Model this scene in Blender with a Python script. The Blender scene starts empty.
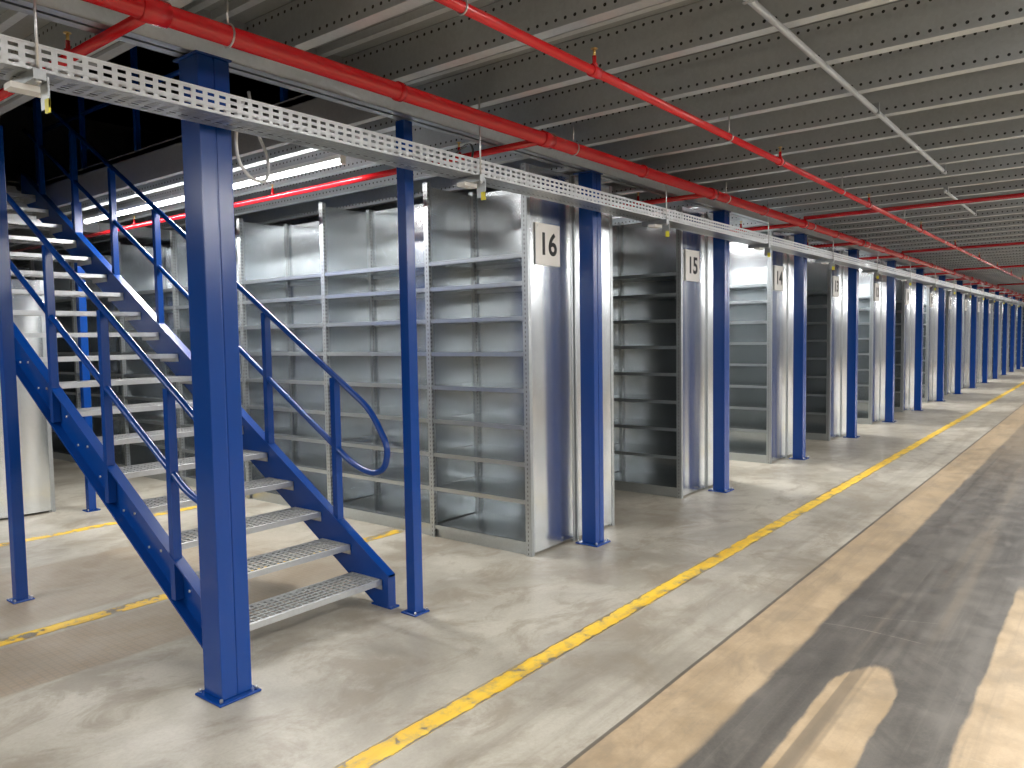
import bpy, math, random
from mathutils import Vector, Matrix
random.seed(3)
scene = bpy.context.scene
H = 1.6
PITCH = 2.44
POSTX0 = 4.99
NR = 16
PY = 3.165
RY = 3.32          # rack face line
DECK = 3.15
JB = 2.95

# ------------------------------------------------------------ materials
class NT:
    def __init__(s, name):
        s.mat = bpy.data.materials.new(name); s.mat.use_nodes = True
        s.t = s.mat.node_tree; s.b = s.t.nodes['Principled BSDF']; s.out = s.t.nodes['Material Output']
    def n(s, typ, **kw):
        nd = s.t.nodes.new(typ)
        for k, v in kw.items(): setattr(nd, k, v)
        return nd
    def link(s, a, b): s.t.links.new(a, b)
    def put(s, inp, v):
        if isinstance(v, (int, float)): inp.default_value = v
        elif isinstance(v, (tuple, list)): inp.default_value = v
        else: s.link(v, inp)
    def m(s, op, a, b=0.0, c=None):
        nd = s.n('ShaderNodeMath', operation=op)
        s.put(nd.inputs[0], a); s.put(nd.inputs[1], b)
        if c is not None: s.put(nd.inputs[2], c)
        return nd.outputs[0]
    def step(s, v, lo, hi):
        nd = s.n('ShaderNodeMapRange', interpolation_type='SMOOTHSTEP')
        s.put(nd.inputs[0], v); nd.inputs[1].default_value = lo; nd.inputs[2].default_value = hi
        return nd.outputs[0]
    def band(s, v, a, b, e):
        return s.m('MULTIPLY', s.step(v, a-e, a+e), s.m('SUBTRACT', 1.0, s.step(v, b-e, b+e)))
    def noise(s, vec, scale, detail=4, rough=.55, dist=0):
        nd = s.n('ShaderNodeTexNoise'); nd.inputs['Scale'].default_value = scale
        nd.inputs['Detail'].default_value = detail; nd.inputs['Roughness'].default_value = rough
        nd.inputs['Distortion'].default_value = dist
        if vec is not None: s.link(vec, nd.inputs['Vector'])
        return nd.outputs[0]
    def coord(s, which='Object'):
        return s.n('ShaderNodeTexCoord').outputs[which]
    def mapping(s, vec, sc=(1,1,1), loc=(0,0,0), rot=(0,0,0)):
        nd = s.n('ShaderNodeMapping'); nd.inputs['Scale'].default_value = sc; nd.inputs['Location'].default_value = loc
        nd.inputs['Rotation'].default_value = rot
        s.link(vec, nd.inputs['Vector']); return nd.outputs[0]
    def xyz(s, vec):
        nd = s.n('ShaderNodeSeparateXYZ'); s.link(vec, nd.inputs[0]); return nd.outputs
    def mix(s, f, a, b):
        nd = s.n('ShaderNodeMix', data_type='RGBA')
        s.put(nd.inputs[0], f)
        s.put(nd.inputs[6], a); s.put(nd.inputs[7], b)
        return nd.outputs[2]
    def bump(s, h, strength=.1, dist=.01):
        nd = s.n('ShaderNodeBump'); nd.inputs['Strength'].default_value = strength
        nd.inputs['Distance'].default_value = dist; s.link(h, nd.inputs['Height'])
        s.link(nd.outputs[0], s.b.inputs['Normal'])
    def holes(s, mask):
        tr = s.n('ShaderNodeBsdfTransparent'); mx = s.n('ShaderNodeMixShader')
        s.link(mask, mx.inputs[0]); s.link(s.b.outputs[0], mx.inputs[1]); s.link(tr.outputs[0], mx.inputs[2])
        s.link(mx.outputs[0], s.out.inputs[0])

def c4(r, g, b): return (r, g, b, 1)

def painted(name, col, rough=.3, metal=0.0, coat=0.0, var=.08, spec=.5):
    N = NT(name)
    nz = N.noise(N.coord(), 6, 3)
    N.link(N.mix(N.m('MULTIPLY', nz, var*2), c4(*col), c4(*[min(1, c*1.35+.001) for c in col])), N.b.inputs['Base Color'])
    N.b.inputs['Roughness'].default_value = rough
    N.b.inputs['Metallic'].default_value = metal
    N.b.inputs['Coat Weight'].default_value = coat
    N.b.inputs['Specular IOR Level'].default_value = spec
    return N.mat

def galv(name, col=(.60,.62,.62), rough=.36, metal=.85, perf=None, streak=False, hole_dark=False, rnd=False, hd=.015, rv=.08, wave=0):
    N = NT(name)
    obj = N.coord()
    v = N.mapping(obj, (9, 9, .5) if streak else (10, 10, 10))
    nz = N.noise(v, 1.0, 3, .6)
    vo = N.n('ShaderNodeTexVoronoi'); vo.inputs['Scale'].default_value = 60; N.link(obj, vo.inputs['Vector'])
    sp = N.xyz(vo.outputs['Color'])[0]
    f = N.m('ADD', N.m('MULTIPLY', nz, .6), N.m('MULTIPLY', sp, .3))
    d = tuple(c*.86 for c in col); l = tuple(min(1, c*1.08) for c in col)
    base = N.mix(f, c4(*d), c4(*l))
    N.b.inputs['Metallic'].default_value = metal
    N.link(N.m('ADD', N.m('MULTIPLY', nz, rv), rough-rv/2), N.b.inputs['Roughness'])
    if streak:
        h = N.noise(N.mapping(obj, (3.2, 3.2, .25)), 1.0, 1, .4)
        N.bump(h, .5, .06)
    elif wave:
        h = N.noise(obj, 1.6, 1, .4)
        N.bump(h, wave, .06)
    if perf:
        uv = N.xyz(N.coord('UV'))
        pitch, ln, rows, hw = perf
        av = N.m('MULTIPLY', N.m('SUBTRACT', N.m('FRACT', N.m('DIVIDE', uv[1], pitch)), .5), pitch)
        a = N.m('LESS_THAN', N.m('ABSOLUTE', av), ln/2)
        tot = None
        for r in rows:
            du = N.m('SUBTRACT', N.m('ABSOLUTE', uv[0]), r)
            if rnd:
                b = N.m('LESS_THAN', N.m('ADD', N.m('MULTIPLY', du, du), N.m('MULTIPLY', av, av)), hw*hw)
            else:
                b = N.m('LESS_THAN', N.m('ABSOLUTE', du), hw)
            tot = b if tot is None else N.m('MAXIMUM', tot, b)
        mask = tot if rnd else N.m('MULTIPLY', a, tot)
        if hole_dark:
            base = N.mix(mask, base, c4(hd,hd,hd))
            N.link(N.m('MULTIPLY', N.m('SUBTRACT', 1.0, mask), metal), N.b.inputs['Metallic'])
        else:
            N.holes(mask)
    N.link(base, N.b.inputs['Base Color'])
    return N.mat

M = {}
M['blue'] = painted('blue_paint', (.0015,.038,.205), .22, spec=.45)
M['red'] = painted('red_paint', (.54,.006,.012), .22, coat=.3)
M['galv'] = galv('galvanised_steel', (.45,.475,.485))
M['panel'] = galv('galvanised_panel', (.74,.775,.80), .21, .97, streak=True, rv=.05)
M['shelf'] = galv('galvanised_shelf', (.69,.73,.75), .25, .94, rv=.03, wave=.35)
M['lip'] = galv('shelf_lip_steel', (.58,.62,.64), .30, .92, rv=.03)
M['joist'] = galv('joist_steel', (.60,.625,.64), .34, .82, perf=(.05,.02,[.07],.0078), hole_dark=True, rnd=True)
M['flange'] = galv('joist_flange', (.66,.685,.70), .38, .65)
M['deck'] = galv('deck_steel', (.36,.38,.39), .5, .45)  # base colour darkened to paint in shade between the joists
M['trim'] = galv('trim_steel', (.32,.33,.34), .6, .3)
M['upright'] = galv('perforated_upright', (.52,.55,.56), .34, .85, perf=(.033,.016,[.0],.004), hole_dark=True, hd=.15)
M['tray'] = galv('perforated_tray', (.60,.62,.63), .34, .75, perf=(.05,.030,[.0,.026,.052],.0062))
M['traytop'] = galv('tray_lip', (.62,.64,.65), .36, .7)
M['tread'] = galv('grating_steel', (.54,.555,.56), .38, .7)
M['dark'] = painted('unlit_dark', (.02,.02,.022), .6)  # near-black upper ceiling; darkness of the unlit upper level put into its colour
M['cable'] = painted('cable_grey', (.62,.63,.63), .5)
M['blackcable'] = painted('cable_black', (.02,.02,.02), .5)
M['white'] = painted('white_enamel', (.80,.80,.78), .35)
M['sign'] = painted('sign_plate', (.80,.78,.74), .45)
M['ink'] = painted('sign_ink', (.012,.012,.012), .5)
M['brass'] = painted('brass', (.7,.5,.2), .3, metal=1)
M['yellow_tag'] = painted('yellow_tag', (.85,.75,.05), .4)
M['wall'] = painted('wall_plaster', (.66,.66,.66), .8)
M['bolt'] = painted('bolt_zinc', (.6,.6,.6), .35, metal=1)

def emit(name, st, col=(1,.985,.965)):
    m = bpy.data.materials.new(name); m.use_nodes = True
    b = m.node_tree.nodes['Principled BSDF']
    b.inputs['Emission Color'].default_value = c4(*col); b.inputs['Emission Strength'].default_value = st
    b.inputs['Base Color'].default_value = c4(.9,.9,.9)
    return m
M['tube'] = emit('lit_tube', 12)
M['tube_hi'] = emit('lit_tube_boosted', 36)  # emission raised above the other tubes to lighten the ceiling
M['tube_off'] = painted('unlit_tube', (.75,.76,.75), .3)

# floor
def floor_mat():
    N = NT('worn_concrete')
    o = N.coord(); X, Y, Z = N.xyz(o)
    wob = N.m('SUBTRACT', N.noise(N.mapping(o, (.9, 3, 1)), 1.5, 5, .6), .5)
    wob2 = N.m('SUBTRACT', N.noise(N.mapping(o, (4, 25, 1)), 1.5, 4, .6), .5)
    Yw = N.m('ADD', N.m('ADD', Y, N.m('MULTIPLY', wob, .06)), N.m('MULTIPLY', wob2, .02))
    Xw = N.m('ADD', X, N.m('MULTIPLY', wob, .4))
    big = N.noise(o, .9, 6, .62, .4)
    blot = N.noise(N.mapping(o, (1, 1.3, 1), (7, 3, 0)), 2.2, 8, .7, .6)
    med = N.noise(o, 5, 6, .65)
    fine = N.noise(o, 60, 4, .7)
    streak = N.noise(N.mapping(o, (.35, 6, 1)), 1.0, 5, .6)
    streak2 = N.noise(N.mapping(o, (.12, 2.2, 1), (3, 9, 0)), 1.0, 5, .6)
    streak3 = N.noise(N.mapping(o, (.5, 34, 1), (13, 2, 0)), 1.0, 5, .7)
    conc = N.mix(N.step(big, .3, .7), c4(.25,.228,.185), c4(.46,.43,.36))
    conc = N.mix(N.m('MULTIPLY', N.step(blot, .45, .63), .65), conc, c4(.22,.185,.135))
    conc = N.mix(N.m('MULTIPLY', N.step(med, .55, .75), .4), conc, c4(.54,.51,.45))
    conc = N.mix(N.m('MULTIPLY', N.step(streak3, .56, .72), .18), conc, c4(.16,.14,.11))
    tan = N.mix(N.step(med, .3, .7), c4(.31,.23,.14), c4(.42,.32,.205))
    tan = N.mix(N.m('MULTIPLY', N.step(streak, .48, .68), .4), tan, c4(.18,.15,.11))
    tan = N.mix(N.m('MULTIPLY', N.step(blot, .47, .63), .5), tan, c4(.21,.17,.12))
    tan = N.mix(N.m('MULTIPLY', N.step(streak3, .55, .68), .18), tan, c4(.12,.10,.08))
    dark = N.mix(N.step(streak, .3, .72), c4(.055,.053,.05), c4(.115,.108,.098))
    dark = N.mix(N.m('MULTIPLY', N.step(med, .5, .7), .4), dark, c4(.165,.15,.13))
    dark = N.mix(N.m('MULTIPLY', N.step(blot, .48, .62), .55), dark, c4(.04,.039,.037))
    dark = N.mix(N.m('MULTIPLY', N.step(streak2, .56, .64), .3), dark, c4(.22,.18,.13))
    dark = N.mix(N.m('MULTIPLY', N.step(streak3, .54, .68), .22), dark, c4(.19,.175,.15))
    lanemask = N.m('SUBTRACT', 1.0, N.step(Y, 1.57, 1.59))
    darkm = N.m('SUBTRACT', 1.0, N.step(Yw, 1.23, 1.27))
    dy = N.m('SUBTRACT', Yw, .865)
    Xt = N.m('ADD', Xw, N.m('MULTIPLY', N.m('MULTIPLY', dy, dy), 14))
    t1 = N.m('MULTIPLY', N.band(Yw, .73, 1.0, .008), N.m('SUBTRACT', 1.0, N.step(Xt, 3.83, 3.90)))
    t2 = N.m('MULTIPLY', N.m('SUBTRACT', 1.0, N.step(Yw, .445, .465)), N.m('SUBTRACT', 1.0, N.step(Xw, 5.4, 5.7)))
    far = N.m('MULTIPLY', N.step(X, 8, 14), .4)
    dm = N.m('MULTIPLY', darkm, N.m('SUBTRACT', 1.0, N.m('MAXIMUM', N.m('MAXIMUM', t1, t2), far)))
    dm = N.m('MULTIPLY', dm, .97)
    lane = N.mix(dm, tan, dark)
    edge = N.m('MULTIPLY', N.band(Yw, 1.5, 2.0, .12), N.m('MULTIPLY', N.step(streak, .4, .7), .5))
    conc = N.mix(edge, conc, c4(.18,.155,.12))
    lb = N.m('MULTIPLY', N.band(Yw, 3.95, 4.6, .02), N.m('SUBTRACT', 1.0, N.step(Xw, 3.2, 4.0)))
    lb2 = N.m('MULTIPLY', N.band(Yw, 4.85, 6.1, .04), N.m('SUBTRACT', 1.0, N.step(Xw, 3.0, 4.2)))
    px = N.m('ABSOLUTE', N.m('SUBTRACT', N.m('FRACT', N.m('MULTIPLY', X, 28)), .5))
    py = N.m('ABSOLUTE', N.m('SUBTRACT', N.m('FRACT', N.m('MULTIPLY', Y, 28)), .5))
    pr = N.m('MULTIPLY', N.m('GREATER_THAN', N.m('MAXIMUM', px, py), .38), .35)
    tb = N.mix(pr, c4(.26,.185,.11), c4(.10,.08,.06))
    conc = N.mix(N.m('MULTIPLY', lb, N.m('ADD', .5, N.m('MULTIPLY', N.step(big, .4, .6), .25))), conc, tb)
    conc = N.mix(N.m('MULTIPLY', lb2, .5), conc, tb)
    col = N.mix(lanemask, conc, lane)
    jy = N.band(N.m('ADD', Y, N.m('MULTIPLY', wob, .012)), 1.573, 1.592, .003)
    col = N.mix(N.m('MULTIPLY', jy, .8), col, c4(.05,.042,.034))
    for k,(rz,lv) in enumerate(((.5,.47),(-.9,.53))):
        sn = N.noise(N.mapping(o, (.7, .25, 1), (k*5, 2, 0), (0,0,rz)), 1.0, 1, .3)
        gate = N.step(N.noise(N.mapping(o, (1,1,1), (k*9, 4, 0)), 1.3, 2), .52, .6)
        sc = N.m('MULTIPLY', N.m('LESS_THAN', N.m('ABSOLUTE', N.m('SUBTRACT', sn, lv)), .0005), gate)
        col = N.mix(N.m('MULTIPLY', sc, N.m('MULTIPLY', darkm, .3)), col, c4(.5,.45,.38))
    tyre = N.m('MULTIPLY', N.step(N.noise(N.mapping(o, (.08, 7, 1), (1, 5, 0)), 1.0, 2, .5), .58, .62), .5)
    col = N.mix(N.m('MULTIPLY', tyre, darkm), col, c4(.04,.038,.035))
    col = N.mix(N.m('MULTIPLY', N.step(fine, .35, .75), .20), col, c4(.18,.16,.125))
    N.link(col, N.b.inputs['Base Color'])
    N.link(N.m('ADD', .22, N.m('MULTIPLY', med, .38)), N.b.inputs['Roughness'])
    N.b.inputs['Specular IOR Level'].default_value = .45
    N.bump(N.m('ADD', med, N.m('MULTIPLY', fine, .2)), .07, .01)
    return N.mat
M['floor'] = floor_mat()

def line_mat(name, hard):
    N = NT(name)
    o = N.coord()
    a = N.noise(o, 9, 6, .7); b = N.noise(N.mapping(o, (.5, 5, 1)), 2, 4)
    col = N.mix(N.step(b, .3, .7), c4(.66,.39,.018), c4(.78,.53,.05))
    N.link(N.mix(N.m('MULTIPLY', N.step(a, .46, .60), .6), col, c4(.40,.29,.11)), N.b.inputs['Base Color'])
    N.b.inputs['Roughness'].default_value = .5
    Y = N.xyz(N.coord('UV'))[0]
    edge = N.m('GREATER_THAN', N.m('ADD', N.m('ABSOLUTE', Y), N.m('MULTIPLY', N.m('SUBTRACT', a, .5), .06)), .048)
    N.holes(N.m('MAXIMUM', N.m('GREATER_THAN', a, hard), edge))
    return N.mat
M['line'] = line_mat('worn_yellow_paint', .60)
M['line_old'] = line_mat('faded_yellow_paint', .54)

# ------------------------------------------------------------ mesh builder
class MB:
    def __init__(s): s.v=[]; s.f=[]; s.mi=[]; s.uv=[]; s.mats=[]; s.sm=[]
    def mid(s, m):
        if m not in s.mats: s.mats.append(m)
        return s.mats.index(m)
    def box(s, x0,x1,y0,y1,z0,z1, m):
        if x0>x1: x0,x1=x1,x0
        if y0>y1: y0,y1=y1,y0
        b=len(s.v); i=s.mid(m)
        P=[(x,y,z) for x in (x0,x1) for y in (y0,y1) for z in (z0,z1)]
        s.v += P
        fs=[((0,1,3,2),0),((4,6,7,5),0),((0,4,5,1),1),((2,3,7,6),1),((0,2,6,4),2),((1,5,7,3),2)]
        D=(x1-x0,y1-y0,z1-z0); C=((x0+x1)/2,(y0+y1)/2,(z0+z1)/2)
        for q,ax in fs:
            s.f.append(tuple(b+k for k in q)); s.mi.append(i); s.sm.append(False)
            o=[a for a in range(3) if a!=ax]; o.sort(key=lambda a:D[a])
            u,v=o
            s.uv.append([(P[k][u]-C[u], P[k][v]) for k in q])
    def prism(s, pts, x0, x1, m):
        b=len(s.v); i=s.mid(m); n=len(pts)
        s.v += [(x0,y,z) for y,z in pts]+[(x1,y,z) for y,z in pts]
        s.f.append(tuple(b+k for k in reversed(range(n)))); s.f.append(tuple(b+n+k for k in range(n)))
        for k in range(n):
            s.f.append((b+k, b+(k+1)%n, b+n+(k+1)%n, b+n+k))
        for _ in range(n+2): s.mi.append(i); s.sm.append(False); s.uv.append(None)
    def cyl(s, p0, p1, r, m, seg=12):
        s.tube([p0,p1], r, m, seg)
    def tube(s, pts, r, m, seg=12):
        i=s.mid(m); pts=[Vector(p) for p in pts]; n=len(pts); b=len(s.v)
        up=None
        for k,p in enumerate(pts):
            t=(pts[min(k+1,n-1)]-pts[max(k-1,0)]).normalized()
            if up is None:
                up = Vector((0,0,1)) if abs(t.z)<.9 else Vector((1,0,0))
            a=t.cross(up).normalized(); c=a.cross(t).normalized(); up=c
            for q in range(seg):
                an=2*math.pi*q/seg
                s.v.append(tuple(p+a*math.cos(an)*r+c*math.sin(an)*r))
        for k in range(n-1):
            for q in range(seg):
                q2=(q+1)%seg
                s.f.append((b+k*seg+q, b+k*seg+q2, b+(k+1)*seg+q2, b+(k+1)*seg+q)); s.mi.append(i); s.sm.append(True); s.uv.append(None)
        s.f.append(tuple(b+q for q in reversed(range(seg)))); s.f.append(tuple(b+(n-1)*seg+q for q in range(seg)))
        s.mi+= [i,i]; s.sm+=[False,False]; s.uv+=[None,None]
    def obj(s, name, loc=(0,0,0), parent=None, bevel=0):
        me=bpy.data.meshes.new(name); me.from_pydata(s.v,[],s.f)
        for m in s.mats: me.materials.append(M[m])
        uvl=me.uv_layers.new(name='UVMap')
        me.polygons.foreach_set('material_index', s.mi); me.polygons.foreach_set('use_smooth', s.sm)
        for p,u in zip(me.polygons, s.uv):
            for j,li in enumerate(p.loop_indices):
                uvl.data[li].uv = u[j] if u else (9.0, 0.0)
        me.update()
        o=bpy.data.objects.new(name, me); o.location=loc
        scene.collection.objects.link(o)
        if parent: o.parent=parent
        if bevel:
            bm=o.modifiers.new('bevel','BEVEL'); bm.width=bevel; bm.segments=2; bm.limit_method='ANGLE'
        return o
def inst(o, name, loc):
    n=bpy.data.objects.new(name, o.data); n.location=loc; scene.collection.objects.link(n)
    for md in o.modifiers:
        k=n.modifiers.new(md.name, md.type)
        if md.type=='BEVEL': k.width=md.width; k.segments=md.segments; k.limit_method=md.limit_method
    return n
def catmull(P, n=8):
    P=[Vector(p) for p in P]; out=[]
    Q=[P[0]*2-P[1]]+P+[P[-1]*2-P[-2]]
    for i in range(1,len(Q)-2):
        a,b,c,d=Q[i-1:i+3]
        for k in range(n):
            t=k/n
            out.append(.5*((2*b)+(c-a)*t+(2*a-5*b+4*c-d)*t*t+(3*b-a-3*c+d)*t**3))
    out.append(P[-1]); return out

X0,X1,Y0,Y1 = -9, 46, -9, 16
E=.03
# ------------------------------------------------------------ shell
mb=MB(); mb.box(X0,X1,Y0,Y1,-.2,0,'floor'); mb.obj('floor')
for nm,b in (('wall_back',(X0,X1,Y1,Y1+.2)),('wall_front',(X0,X1,Y0-.2,Y0)),('wall_right',(X1,X1+.2,Y0,Y1)),('wall_left',(X0-.2,X0,Y0,Y1))):
    mb=MB(); mb.box(*b,0,6,'wall'); mb.obj(nm)
mb=MB(); mb.box(X0-.2,X1+.2,Y0-.2,Y1+.2,6,6.2,'dark'); mb.obj('ceiling_upper')
OX0,OX1,OY0,OY1 = 1.75,3.20,3.45,8.55
mb=MB()
DT=3.19
mb.box(X0,X1,Y0,OY0,DECK,DT,'deck'); mb.box(X0,X1,OY1,Y1,DECK,DT,'deck')
mb.box(X0,OX0,OY0,OY1,DECK,DT,'deck'); mb.box(OX1,X1,OY0,OY1,DECK,DT,'deck')
JS=.61
def cut(fn, xa, xb):
    if xb>OX0 and xa<OX1: fn(Y0,OY0); fn(OY1,Y1)
    else: fn(Y0,Y1)
nj=int((X1-X0)/JS)
off=(POSTX0+.30)%JS
for k in range(nj+1):
    xj=X0+((off-X0)%JS)+k*JS
    if xj>X1-.1: break
    def J(a,b,xj=xj):
        mb.box(xj,xj+.003,a,b,JB,DECK,'joist')
        mb.box(xj-.002,xj+.065,a,b,JB-.003,JB,'flange'); mb.box(xj,xj+.065,a,b,DECK-.003,DECK,'deck')
        mb.box(xj+.062,xj+.065,a,b,JB,JB+.018,'flange')
    cut(J,xj,xj+.07)
    for q in (.17,.30,.43):
        def R(a,b,xr=xj+q): mb.box(xr,xr+.04,a,b,DECK-.04,DECK,'flange')
        cut(R,xj+q,xj+q+.05)
mb.obj('ceiling')
mb=MB()
mb.box(OX0-.05,OX0,OY0,OY1,2.93,DT+.01,'trim'); mb.box(OX1,OX1+.05,OY0,OY1,2.93,DT+.01,'trim')
mb.box(OX0-.05,OX1+.05,OY0-.05,OY0,2.93,DT+.01,'trim'); mb.box(OX0-.05,OX1+.05,OY1,OY1+.05,2.93,DT+.01,'trim')
mb.obj('trim_1')

# main girders along X
for yb in (PY, 9.0, 12.6):
    mb=MB()
    for sg in (-1,1):
        mb.box(X0+E,X1-E,yb+sg*.055,yb+sg*.058,2.83,2.943,'joist')
        mb.box(X0+E,X1-E,yb+sg*.01,yb+sg*.058,2.827,2.83,'galv'); mb.box(X0+E,X1-E,yb+sg*.01,yb+sg*.058,2.940,2.943,'galv')
    mb.obj('mezzanine_girder')

# ------------------------------------------------------------ columns
def column(w, h, base):
    mb=MB(); a=w/2
    mb.box(-a,-.002,-a,a,.012,h,'blue'); mb.box(.002,a,-a,a,.012,h,'blue')
    mb.box(-a+.006,a-.006,-a+.004,a-.004,.012,h-.01,'blue')
    mb.box(-base,base,-base,base,0,.012,'blue')
    for sx in (-1,1):
        for sy in (-1,1):
            p=(base-.018)
            mb.cyl((sx*p,sy*p,.012),(sx*p,sy*p,.03),.009,'bolt',6)
    mb.box(-base+.02,base-.02,-a-.01,base,h,h+.01,'blue')
    return mb
big=column(.15,2.812,.105).obj('steel_column',(1.868,3.15,0),bevel=.006)
cm=column(.125,2.812,.10).obj('steel_column',(POSTX0,PY,0),bevel=.005)
for k in range(1,NR):
    inst(cm,'steel_column',(POSTX0+PITCH*k,PY,0))
def thin(w,h,base=.06):
    mb=MB(); a=w/2
    mb.box(-a,a,-a,a,.01,h,'blue'); mb.box(-base,base,-base,base,0,.01,'blue')
    for sx in (-1,1):
        mb.cyl((sx*(base-.012),-base+.012,.01),(sx*(base-.012),-base+.012,.025),.007,'bolt',6)
    return mb
tc=thin(.068,2.822).obj('steel_post',(3.105,3.20,0),bevel=.005)
thin(.068,2.925).obj('steel_post',(1.80,5.38,0),bevel=.005)
thin(.068,2.925).obj('steel_post',(3.225,7.72,0),bevel=.005)

# ------------------------------------------------------------ racks
SH=[.10,.41,.685,.955,1.225,1.49,1.75,2.0,2.2]
def rack(bays, ht, shelves):
    mb=MB(); D=.585
    ys=[0]
    for b in bays: ys.append(ys[-1]+b)
    L=ys[-1]
    mb.box(-.006,.006,.02,L-.02,.05,ht-.02,'shelf')
    for sg in (-1,1):
        for (ya,yb) in ((0,.018),(L-.018,L)):
            mb.box(sg*.03,sg*(D-.03),ya+.004,yb,.02,ht,'panel')
            mb.box(sg*(D-.035),sg*D,ya,yb+.004,.0,ht,'galv')
            mb.box(sg*.012,sg*.035,ya,yb+.004,.0,ht,'galv')
        for i,y in enumerate(ys):
            yy=min(max(y,.028),L-.028)
            mb.box(sg*(D-.004),sg*(D+.001),yy-.024,yy+.024,0,ht,'upright')
            mb.box(sg*(D-.05),sg*(D-.004),yy-.010,yy+.010,0,ht,'upright')
            mb.box(sg*.008,sg*.04,yy-.022,yy+.022,0,ht,'upright')
            if 0<i<len(ys)-1:
                mb.box(sg*.04,sg*(D-.05),yy-.003,yy+.003,.03,ht-.03,'shelf')
        for i in range(len(bays)):
            a,b=ys[i]+.026,ys[i+1]-.026
            for z in shelves:
                mb.box(sg*.012,sg*(D-.006),a,b,z-.004,z,'shelf')
                mb.box(sg*(D-.012),sg*(D-.004),a,b,z-.030,z,'lip')
                mb.box(sg*(D-.03),sg*(D-.012),a,b,z-.032,z-.028,'lip')
                mb.box(sg*.012,sg*.016,a,b,z-.03,z-.004,'lip')
            mb.box(sg*(D-.03),sg*(D-.024),a,b,0,.07,'lip')
    return mb
bays=[1.0]+[1.3]*8
rk=rack(bays,2.822,SH).obj('shelving_rack',(POSTX0,RY,0))
for k in range(1,NR): inst(rk,'shelving_rack',(POSTX0+PITCH*k,RY,0))
rack([1.2,1.2,1.2,1.2],2.2,SH[:8]).obj('shelving_rack',(2.42,7.97,0))

def sign(txt,x,y,z):
    mb=MB(); mb.box(-.15,.15,0,.008,-.15,.15,'sign')
    for sx in (-.13,.13): mb.cyl((sx,-.003,.13),(sx,.0,.13),.006,'bolt',8)
    o=mb.obj('number_sign',(x,y,z))
    cu=bpy.data.curves.new('numerals','FONT'); cu.body=txt; cu.size=.225; cu.align_x='CENTER'; cu.align_y='CENTER'; cu.extrude=.001; cu.offset=.0045
    cu.materials.append(M['ink'])
    t=bpy.data.objects.new('numerals',cu); scene.collection.objects.link(t)
    t.rotation_euler=(math.pi/2,0,0); t.location=(0,-.0015,-.005); t.parent=o
for k in range(NR):
    sign(str(16-k), POSTX0+PITCH*k-.345, RY-.009, 2.27)
sign('18', 2.10, 7.96, 2.0)

# ------------------------------------------------------------ staircase
ST=bpy.data.objects.new('staircase',None); scene.collection.objects.link(ST)
SX0,SX1=2.04,3.06; RISE=.168; RUN=.28; YS=3.42; NT_=18; SL=RISE/RUN
def nose(y): return RISE+SL*(y-YS)
YE=YS+RUN*18.2
def stringer(xa,xb,out,name):
    mb=MB()
    top=lambda y:nose(y)+.06
    low=lambda y:nose(y)-.20
    yb=YS+(.20-RISE)/SL
    pts=[(YS-.05,0.0),(yb,0.0),(YE,low(YE)),(YE,top(YE)),(YS-.05,top(YS-.05))]
    w0,w1=(xa,xa+.008) if out<0 else (xb-.008,xb)
    mb.prism(pts,w0,w1,'blue')
    f0,f1=(xa-.05,xa) if out<0 else (xb,xb+.05)
    mb.prism([(YS-.05,top(YS-.05)-.012),(YE,top(YE)-.012),(YE,top(YE)),(YS-.05,top(YS-.05))],f0,f1,'blue')
    mb.prism([(yb,0),(YE,low(YE)),(YE,low(YE)+.012),(yb-.02,.0)],f0,f1,'blue')
    mb.prism([(YS-.05,0),(YS-.04,0),(YS-.04,top(YS-.05)),(YS-.05,top(YS-.05))],f0,f1,'blue')
    mb.box(f0-.01,f1+.01,YS-.07,YS+.10,0,.01,'blue')
    mb.cyl((((f0+f1)/2),YS-.03,.01),(((f0+f1)/2),YS-.03,.03),.009,'bolt',6)
    for n in range(NT_):
        for dy in (.07,.20):
            y=YS+RUN*n+dy; z=RISE*(n+1)-.03
            mb.cyl((w0-.005,y,z),(w1+.005,y,z),.008,'bolt',6)
    mb.obj(name,parent=ST)
stringer(SX0,SX0+.06,-1,'stringer_1'); stringer(SX1-.06,SX1,1,'stringer_2')
mb=MB()
xa,xb=SX0+.010,SX1-.010
for n in range(NT_):
    y=YS+RUN*n; z=RISE*(n+1)
    y1=y+.27
    mb.box(xa,xb,y,y+.020,z-.032,z,'tread')
    mb.box(xa,xb,y1-.005,y1,z-.03,z,'tread')
    mb.box(xa,xa+.004,y,y1,z-.06,z,'tread'); mb.box(xb-.004,xb,y,y1,z-.06,z,'tread')
    q=y+.054
    while q<y1-.015:
        mb.box(xa,xb,q,q+.004,z-.006,z-.001,'tread'); q+=.040
    q=xa+.03
    while q<xb-.02:
        mb.box(q,q+.004,y+.020,y1-.005,z-.014,z-.0015,'tread'); q+=.042
mb.obj('treads',parent=ST)
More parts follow.
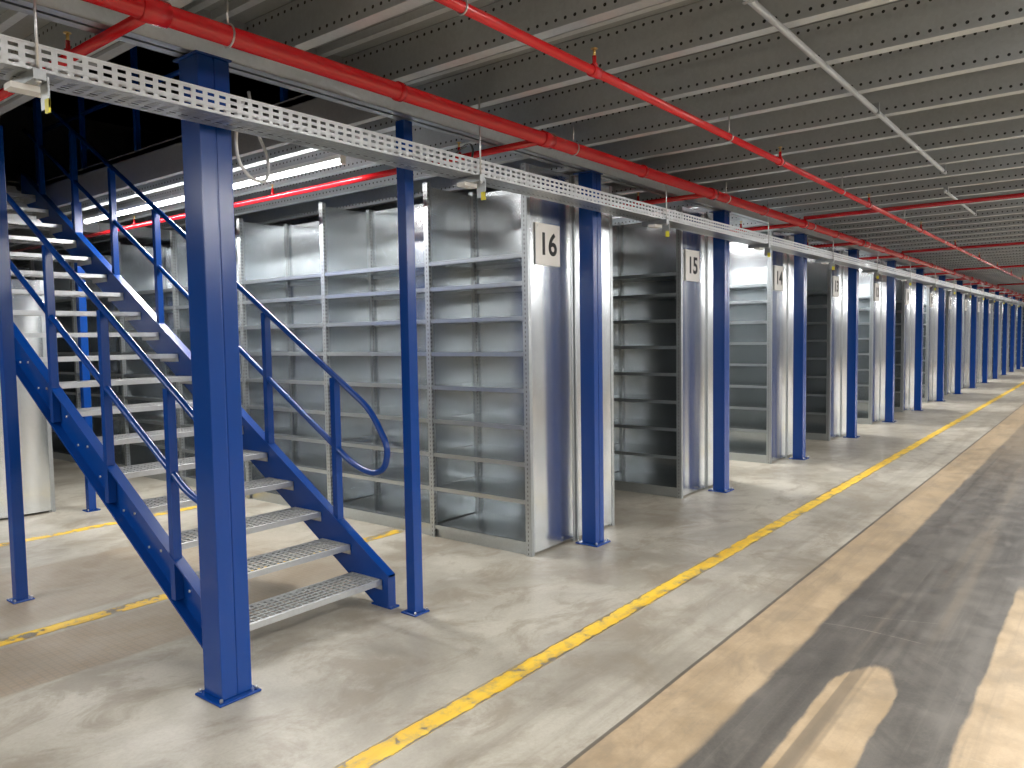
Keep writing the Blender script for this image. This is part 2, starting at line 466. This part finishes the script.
for j,(xr,sg) in enumerate(((SX0-.025,-1),(SX1+.025,1))):
    mb=MB()
    T=lambda y:nose(y)+.95
    Mi=lambda y:nose(y)+.50
    yend=YS+RUN*18
    P=[(xr,yend+.3,T(yend)+.02),(xr,yend,T(yend))]
    P+= [(xr,y,T(y)) for y in (7.2,5.6,4.2,3.72)]
    P+= [(xr,3.54,T(3.54)-.01),(xr,3.435,1.05),(xr,3.385,.95),(xr,3.41,.845),(xr,3.49,.80),(xr,3.59,.805),(xr,3.72,.85),(xr,3.85,Mi(3.85)-.0)]
    P+= [(xr,y,Mi(y)) for y in (4.2,5.6,7.2,yend)]
    mb.tube(catmull(P,8),.019,'blue',12)
    for k in range(7):
        y=3.85+.71*k
        mb.box(xr-.022,xr+.022,y-.022,y+.022,nose(y)-.17,T(y)-.012,'blue')
    mb.obj('handrail_%d'%(j+1),parent=ST,bevel=.0)

GR=bpy.data.objects.new('guard_railing',None); scene.collection.objects.link(GR)
mb=MB()
for xr in (OX0-.03,OX1+.03):
    for z in (3.7,4.2): mb.cyl((xr,OY0,z),(xr,OY1,z),.02,'blue')
    y=OY0
    while y<OY1+.1:
        mb.box(xr-.02,xr+.02,y-.02,y+.02,DT+.011,4.2,'blue'); y+=1.02
for z in (3.7,4.2): mb.cyl((OX0,OY0-.02,z),(OX1,OY0-.02,z),.02,'blue')
mb.obj('rails',parent=GR)

# ------------------------------------------------------------ cable tray
mb=MB(); ty0,ty1,tz=2.865,3.045,2.512; TH=.088
mb.box(X0+E,X1-E,ty0,ty0+.0015,tz,tz+TH,'tray'); mb.box(X0+E,X1-E,ty1-.0015,ty1,tz,tz+TH,'tray')
mb.box(X0+E,X1-E,ty0,ty1,tz,tz+.0015,'tray')
mb.box(X0+E,X1-E,ty0-.002,ty0+.010,tz+TH-.002,tz+TH+.003,'traytop'); mb.box(X0+E,X1-E,ty1-.010,ty1+.002,tz+TH-.002,tz+TH+.003,'traytop')
mb.box(X0+E,X1-E,ty0+.001,ty0+.004,tz+.001,tz+.008,'traytop')
x=1.09-2.26*3
while x<X1-1:
    mb.box(x-.02,x+.02,ty0-.03,ty1+.01,tz-.035,tz,'galv')
    yy=ty0-.018
    mb.cyl((x,yy,tz-.05),(x,yy,JB-.006),.005,'bolt',6)
    mb.cyl((x,yy,tz-.045),(x,yy,tz-.035),.012,'bolt',6)
    mb.box(x-.06,x+.06,ty0+.05,ty0+.11,tz-.055,tz-.035,'white')
    mb.box(x+.022,x+.028,ty0-.03,ty0+.03,tz-.12,tz-.02,'galv')
    mb.box(x+.0215,x+.0285,ty0-.030,ty0-.0,tz-.135,tz-.09,'yellow_tag')
    x+=2.26
for q,(yy,m) in enumerate(((2.91,'cable'),(2.94,'white'),(2.97,'cable'),(3.0,'blackcable'))):
    mb.cyl((X0+E,yy,tz+.012),(X1-E,yy,tz+.012),.008,m,6)
mb.obj('cable_tray')
mb=MB()
mb.tube(catmull([(2.00,3.065,2.66),(1.975,3.09,2.52),(2.01,3.13,2.41),(2.10,3.17,2.35),(2.21,3.22,2.37),(2.26,3.28,2.49),(2.25,3.36,2.66),(2.24,3.385,2.82)],8),.008,'cable',8)
mb.obj('hanging_cable')
mb=MB()
mb.tube(catmull([(3.45,3.0,2.625),(3.52,3.05,2.72),(3.58,3.15,2.77),(3.66,3.4,2.74),(3.68,3.8,2.80),(3.68,4.25,2.93)],8),.007,'blackcable',8)
mb.obj('hanging_cable')

# ------------------------------------------------------------ sprinkler pipes
def hanger(mb,x,y,z,r):
    mb.cyl((x,y,z+r),(x,y,JB-.004),.005,'bolt',6)
    pts=[(x,y+math.cos(a)*(r+.005),z+math.sin(a)*(r+.005)) for a in [i*math.pi/8 for i in range(17)]]
    mb.tube(pts,.004,'bolt',6)
def head(mb,x,y,z):
    mb.cyl((x,y,z),(x,y,z+.07),.010,'red',8)
    mb.cyl((x,y,z+.07),(x,y,z+.10),.007,'brass',8)
    mb.cyl((x,y,z+.10),(x,y,z+.103),.016,'brass',10)
    mb.cyl((x,y,z+.02),(x,y,z+.035),.016,'red',10)
mb=MB(); PZ=2.80
mb.cyl((X0+E,2.785,PZ),(X1-E,2.785,PZ),.039,'red',20)
x=-8
while x<X1:
    hanger(mb,x,2.785,PZ,.039)
    x+=PITCH
for k in range(-4,17):
    x=3.9+PITCH*k
    if x>X1-1: break
    mb.cyl((x-.05,2.785,PZ),(x+.05,2.785,PZ),.047,'red',20)
    mb.cyl((x+1.2,2.785,PZ),(x+1.23,2.785,PZ),.046,'red',20)
mb.obj('sprinkler_main_pipe')
mb=MB()
mb.cyl((X0+E,1.91,PZ),(X1-E,1.91,PZ),.021,'red',14)
x=-7.6
while x<X1-1:
    hanger(mb,x,1.91,PZ,.021)
    head(mb,x+.9,1.91,PZ)
    mb.cyl((x+.87,1.91,PZ),(x+.93,1.91,PZ),.027,'red',12)
    x+=PITCH
mb.obj('sprinkler_branch_pipe')
for k in range(-1,16):
    mb=MB(); x=3.9+PITCH*k
    mb.cyl((x,2.83,PZ),(x,14,PZ),.022,'red',14)
    for y in (4.0,6.4,8.8,11.2,13.4):
        if not (OX0<x<OX1 and OY0<y<OY1): hanger(mb,x,y,PZ,.022)
    for y in (3.5,5.6,8.0,10.4): head(mb,x,y,PZ)
    mb.obj('sprinkler_branch_pipe')
for x in (8.78,8.78+PITCH*2,8.78+PITCH*4,8.78+PITCH*7):
    mb=MB(); mb.cyl((x,2.78,PZ+.062),(x,-7,PZ+.062),.022,'red',14)
    for y in (2.3,0,-3,-6): hanger(mb,x,y,PZ+.062,.022)
    mb.obj('sprinkler_branch_pipe')
mb=MB()
mb.tube([(-8,1.17,2.90),(7.3,1.17,2.90)],.015,'traytop',10)
for x in (-6,-3,0,3,5,7.2): mb.box(x-.012,x+.012,1.15,1.19,2.885,2.946,'galv')
mb.obj('conduit_pipe')
mb=MB(); mb.tube([(8.2,1.32,2.90),(10.2,1.32,2.90)],.013,'traytop',10)
for x in (8.3,10.1): mb.box(x-.012,x+.012,1.30,1.34,2.885,2.946,'galv')
mb.obj('conduit_pipe')

# ------------------------------------------------------------ yellow lines
def yline(y,xa,xb,m='line'):
    mb=MB(); mb.box(xa,xb,y-.058,y+.058,0,.0012,m); mb.obj('floor_marking_line')
yline(2.215,X0+E,X1-E); yline(4.69,X0+E,4.39,'line_old'); yline(7.0,X0+E,4.39,'line_old')

# ------------------------------------------------------------ light fixtures
def fixture(x,y,z,L,along,lit,watts,rt=.016,tm='tube'):
    mb=MB(); a=L/2
    def B(l0,l1,w0,w1,z0,z1,m):
        if along=='Y': mb.box(w0,w1,l0,l1,z0,z1,m)
        else: mb.box(l0,l1,w0,w1,z0,z1,m)
    B(-a,a,-.025,.025,.03,.06,'white')
    B(-a,-a+.012,-.022,.022,-.008,.03,'white'); B(a-.012,a,-.022,.022,-.008,.03,'white')
    p=lambda l:(0,l,.03-rt) if along=='Y' else (l,0,.03-rt)
    mb.cyl(p(-a+.012),p(a-.012),rt,tm if lit else 'tube_off',12)
    for l in (-a*.7,a*.7):
        q=p(l); mb.cyl((q[0],q[1],.06),(q[0],q[1],max(.08,JB-z-.004)),.004,'bolt',6)
    o=mb.obj('fluorescent_light',(x,y,z))
    if lit:
        ld=bpy.data.lights.new('lamp','AREA'); ld.shape='RECTANGLE'; ld.energy=watts; ld.color=(1,.99,.975)
        if along=='Y': ld.size,ld.size_y=.034,L-.05
        else: ld.size,ld.size_y=L-.05,.034
        lo=bpy.data.objects.new('lamp',ld); lo.location=(0,0,.03-2*rt-.003); lo.parent=o
        scene.collection.objects.link(lo)
LZ=2.86
for k in range(0,16):
    x=POSTX0+PITCH*k-PITCH/2-.12
    lit=(k%2==0)
    if k==0:
        for y in (5.42,7.50): fixture(x,y,LZ,2.07,'Y',True,66,.018)
    else:
        for y in (4.9,7.5): fixture(x,y,LZ,2.05,'Y',lit,105)
for k in range(-2,14):
    fixture(1.2+2.9*k,-.35,LZ,1.5,'X',True,56,tm='tube_hi')
for k in range(-1,12):
    fixture(1.2+3.6*k,-2.9,LZ,1.5,'X',True,112,tm='tube_hi')  # unseen row added to even out the light over the lane
fixture(-.5,5.6,LZ,1.5,'Y',True,62)
fixture(-2.5,3.8,LZ,1.5,'Y',True,75)

w=bpy.data.worlds.new('world'); scene.world=w; w.use_nodes=True
w.node_tree.nodes['Background'].inputs[0].default_value=(.5,.5,.5,1); w.node_tree.nodes['Background'].inputs[1].default_value=.3

# ------------------------------------------------------------ camera
psi=math.radians(38.3); pit=math.radians(3.49); rho=math.radians(.9)
s_,c_=math.sin(psi),math.cos(psi)
r=Vector((s_,-c_,0)); f0=Vector((c_,s_,0)); u=Vector((0,0,1))
f=f0*math.cos(pit)-u*math.sin(pit); up=u*math.cos(pit)+f0*math.sin(pit)
R=r*math.cos(rho)-up*math.sin(rho); U=up*math.cos(rho)+r*math.sin(rho)
cam=bpy.data.cameras.new('camera'); cam.sensor_width=36; cam.lens=770/1024*36; cam.clip_end=200; cam.clip_start=.05
co=bpy.data.objects.new('camera',cam); scene.collection.objects.link(co)
mw=Matrix((R,U,-f)).transposed().to_4x4(); mw.translation=Vector((0,0,H)); co.matrix_world=mw
scene.camera=co
scene.view_settings.view_transform='Standard'
scene.view_settings.exposure=0.42
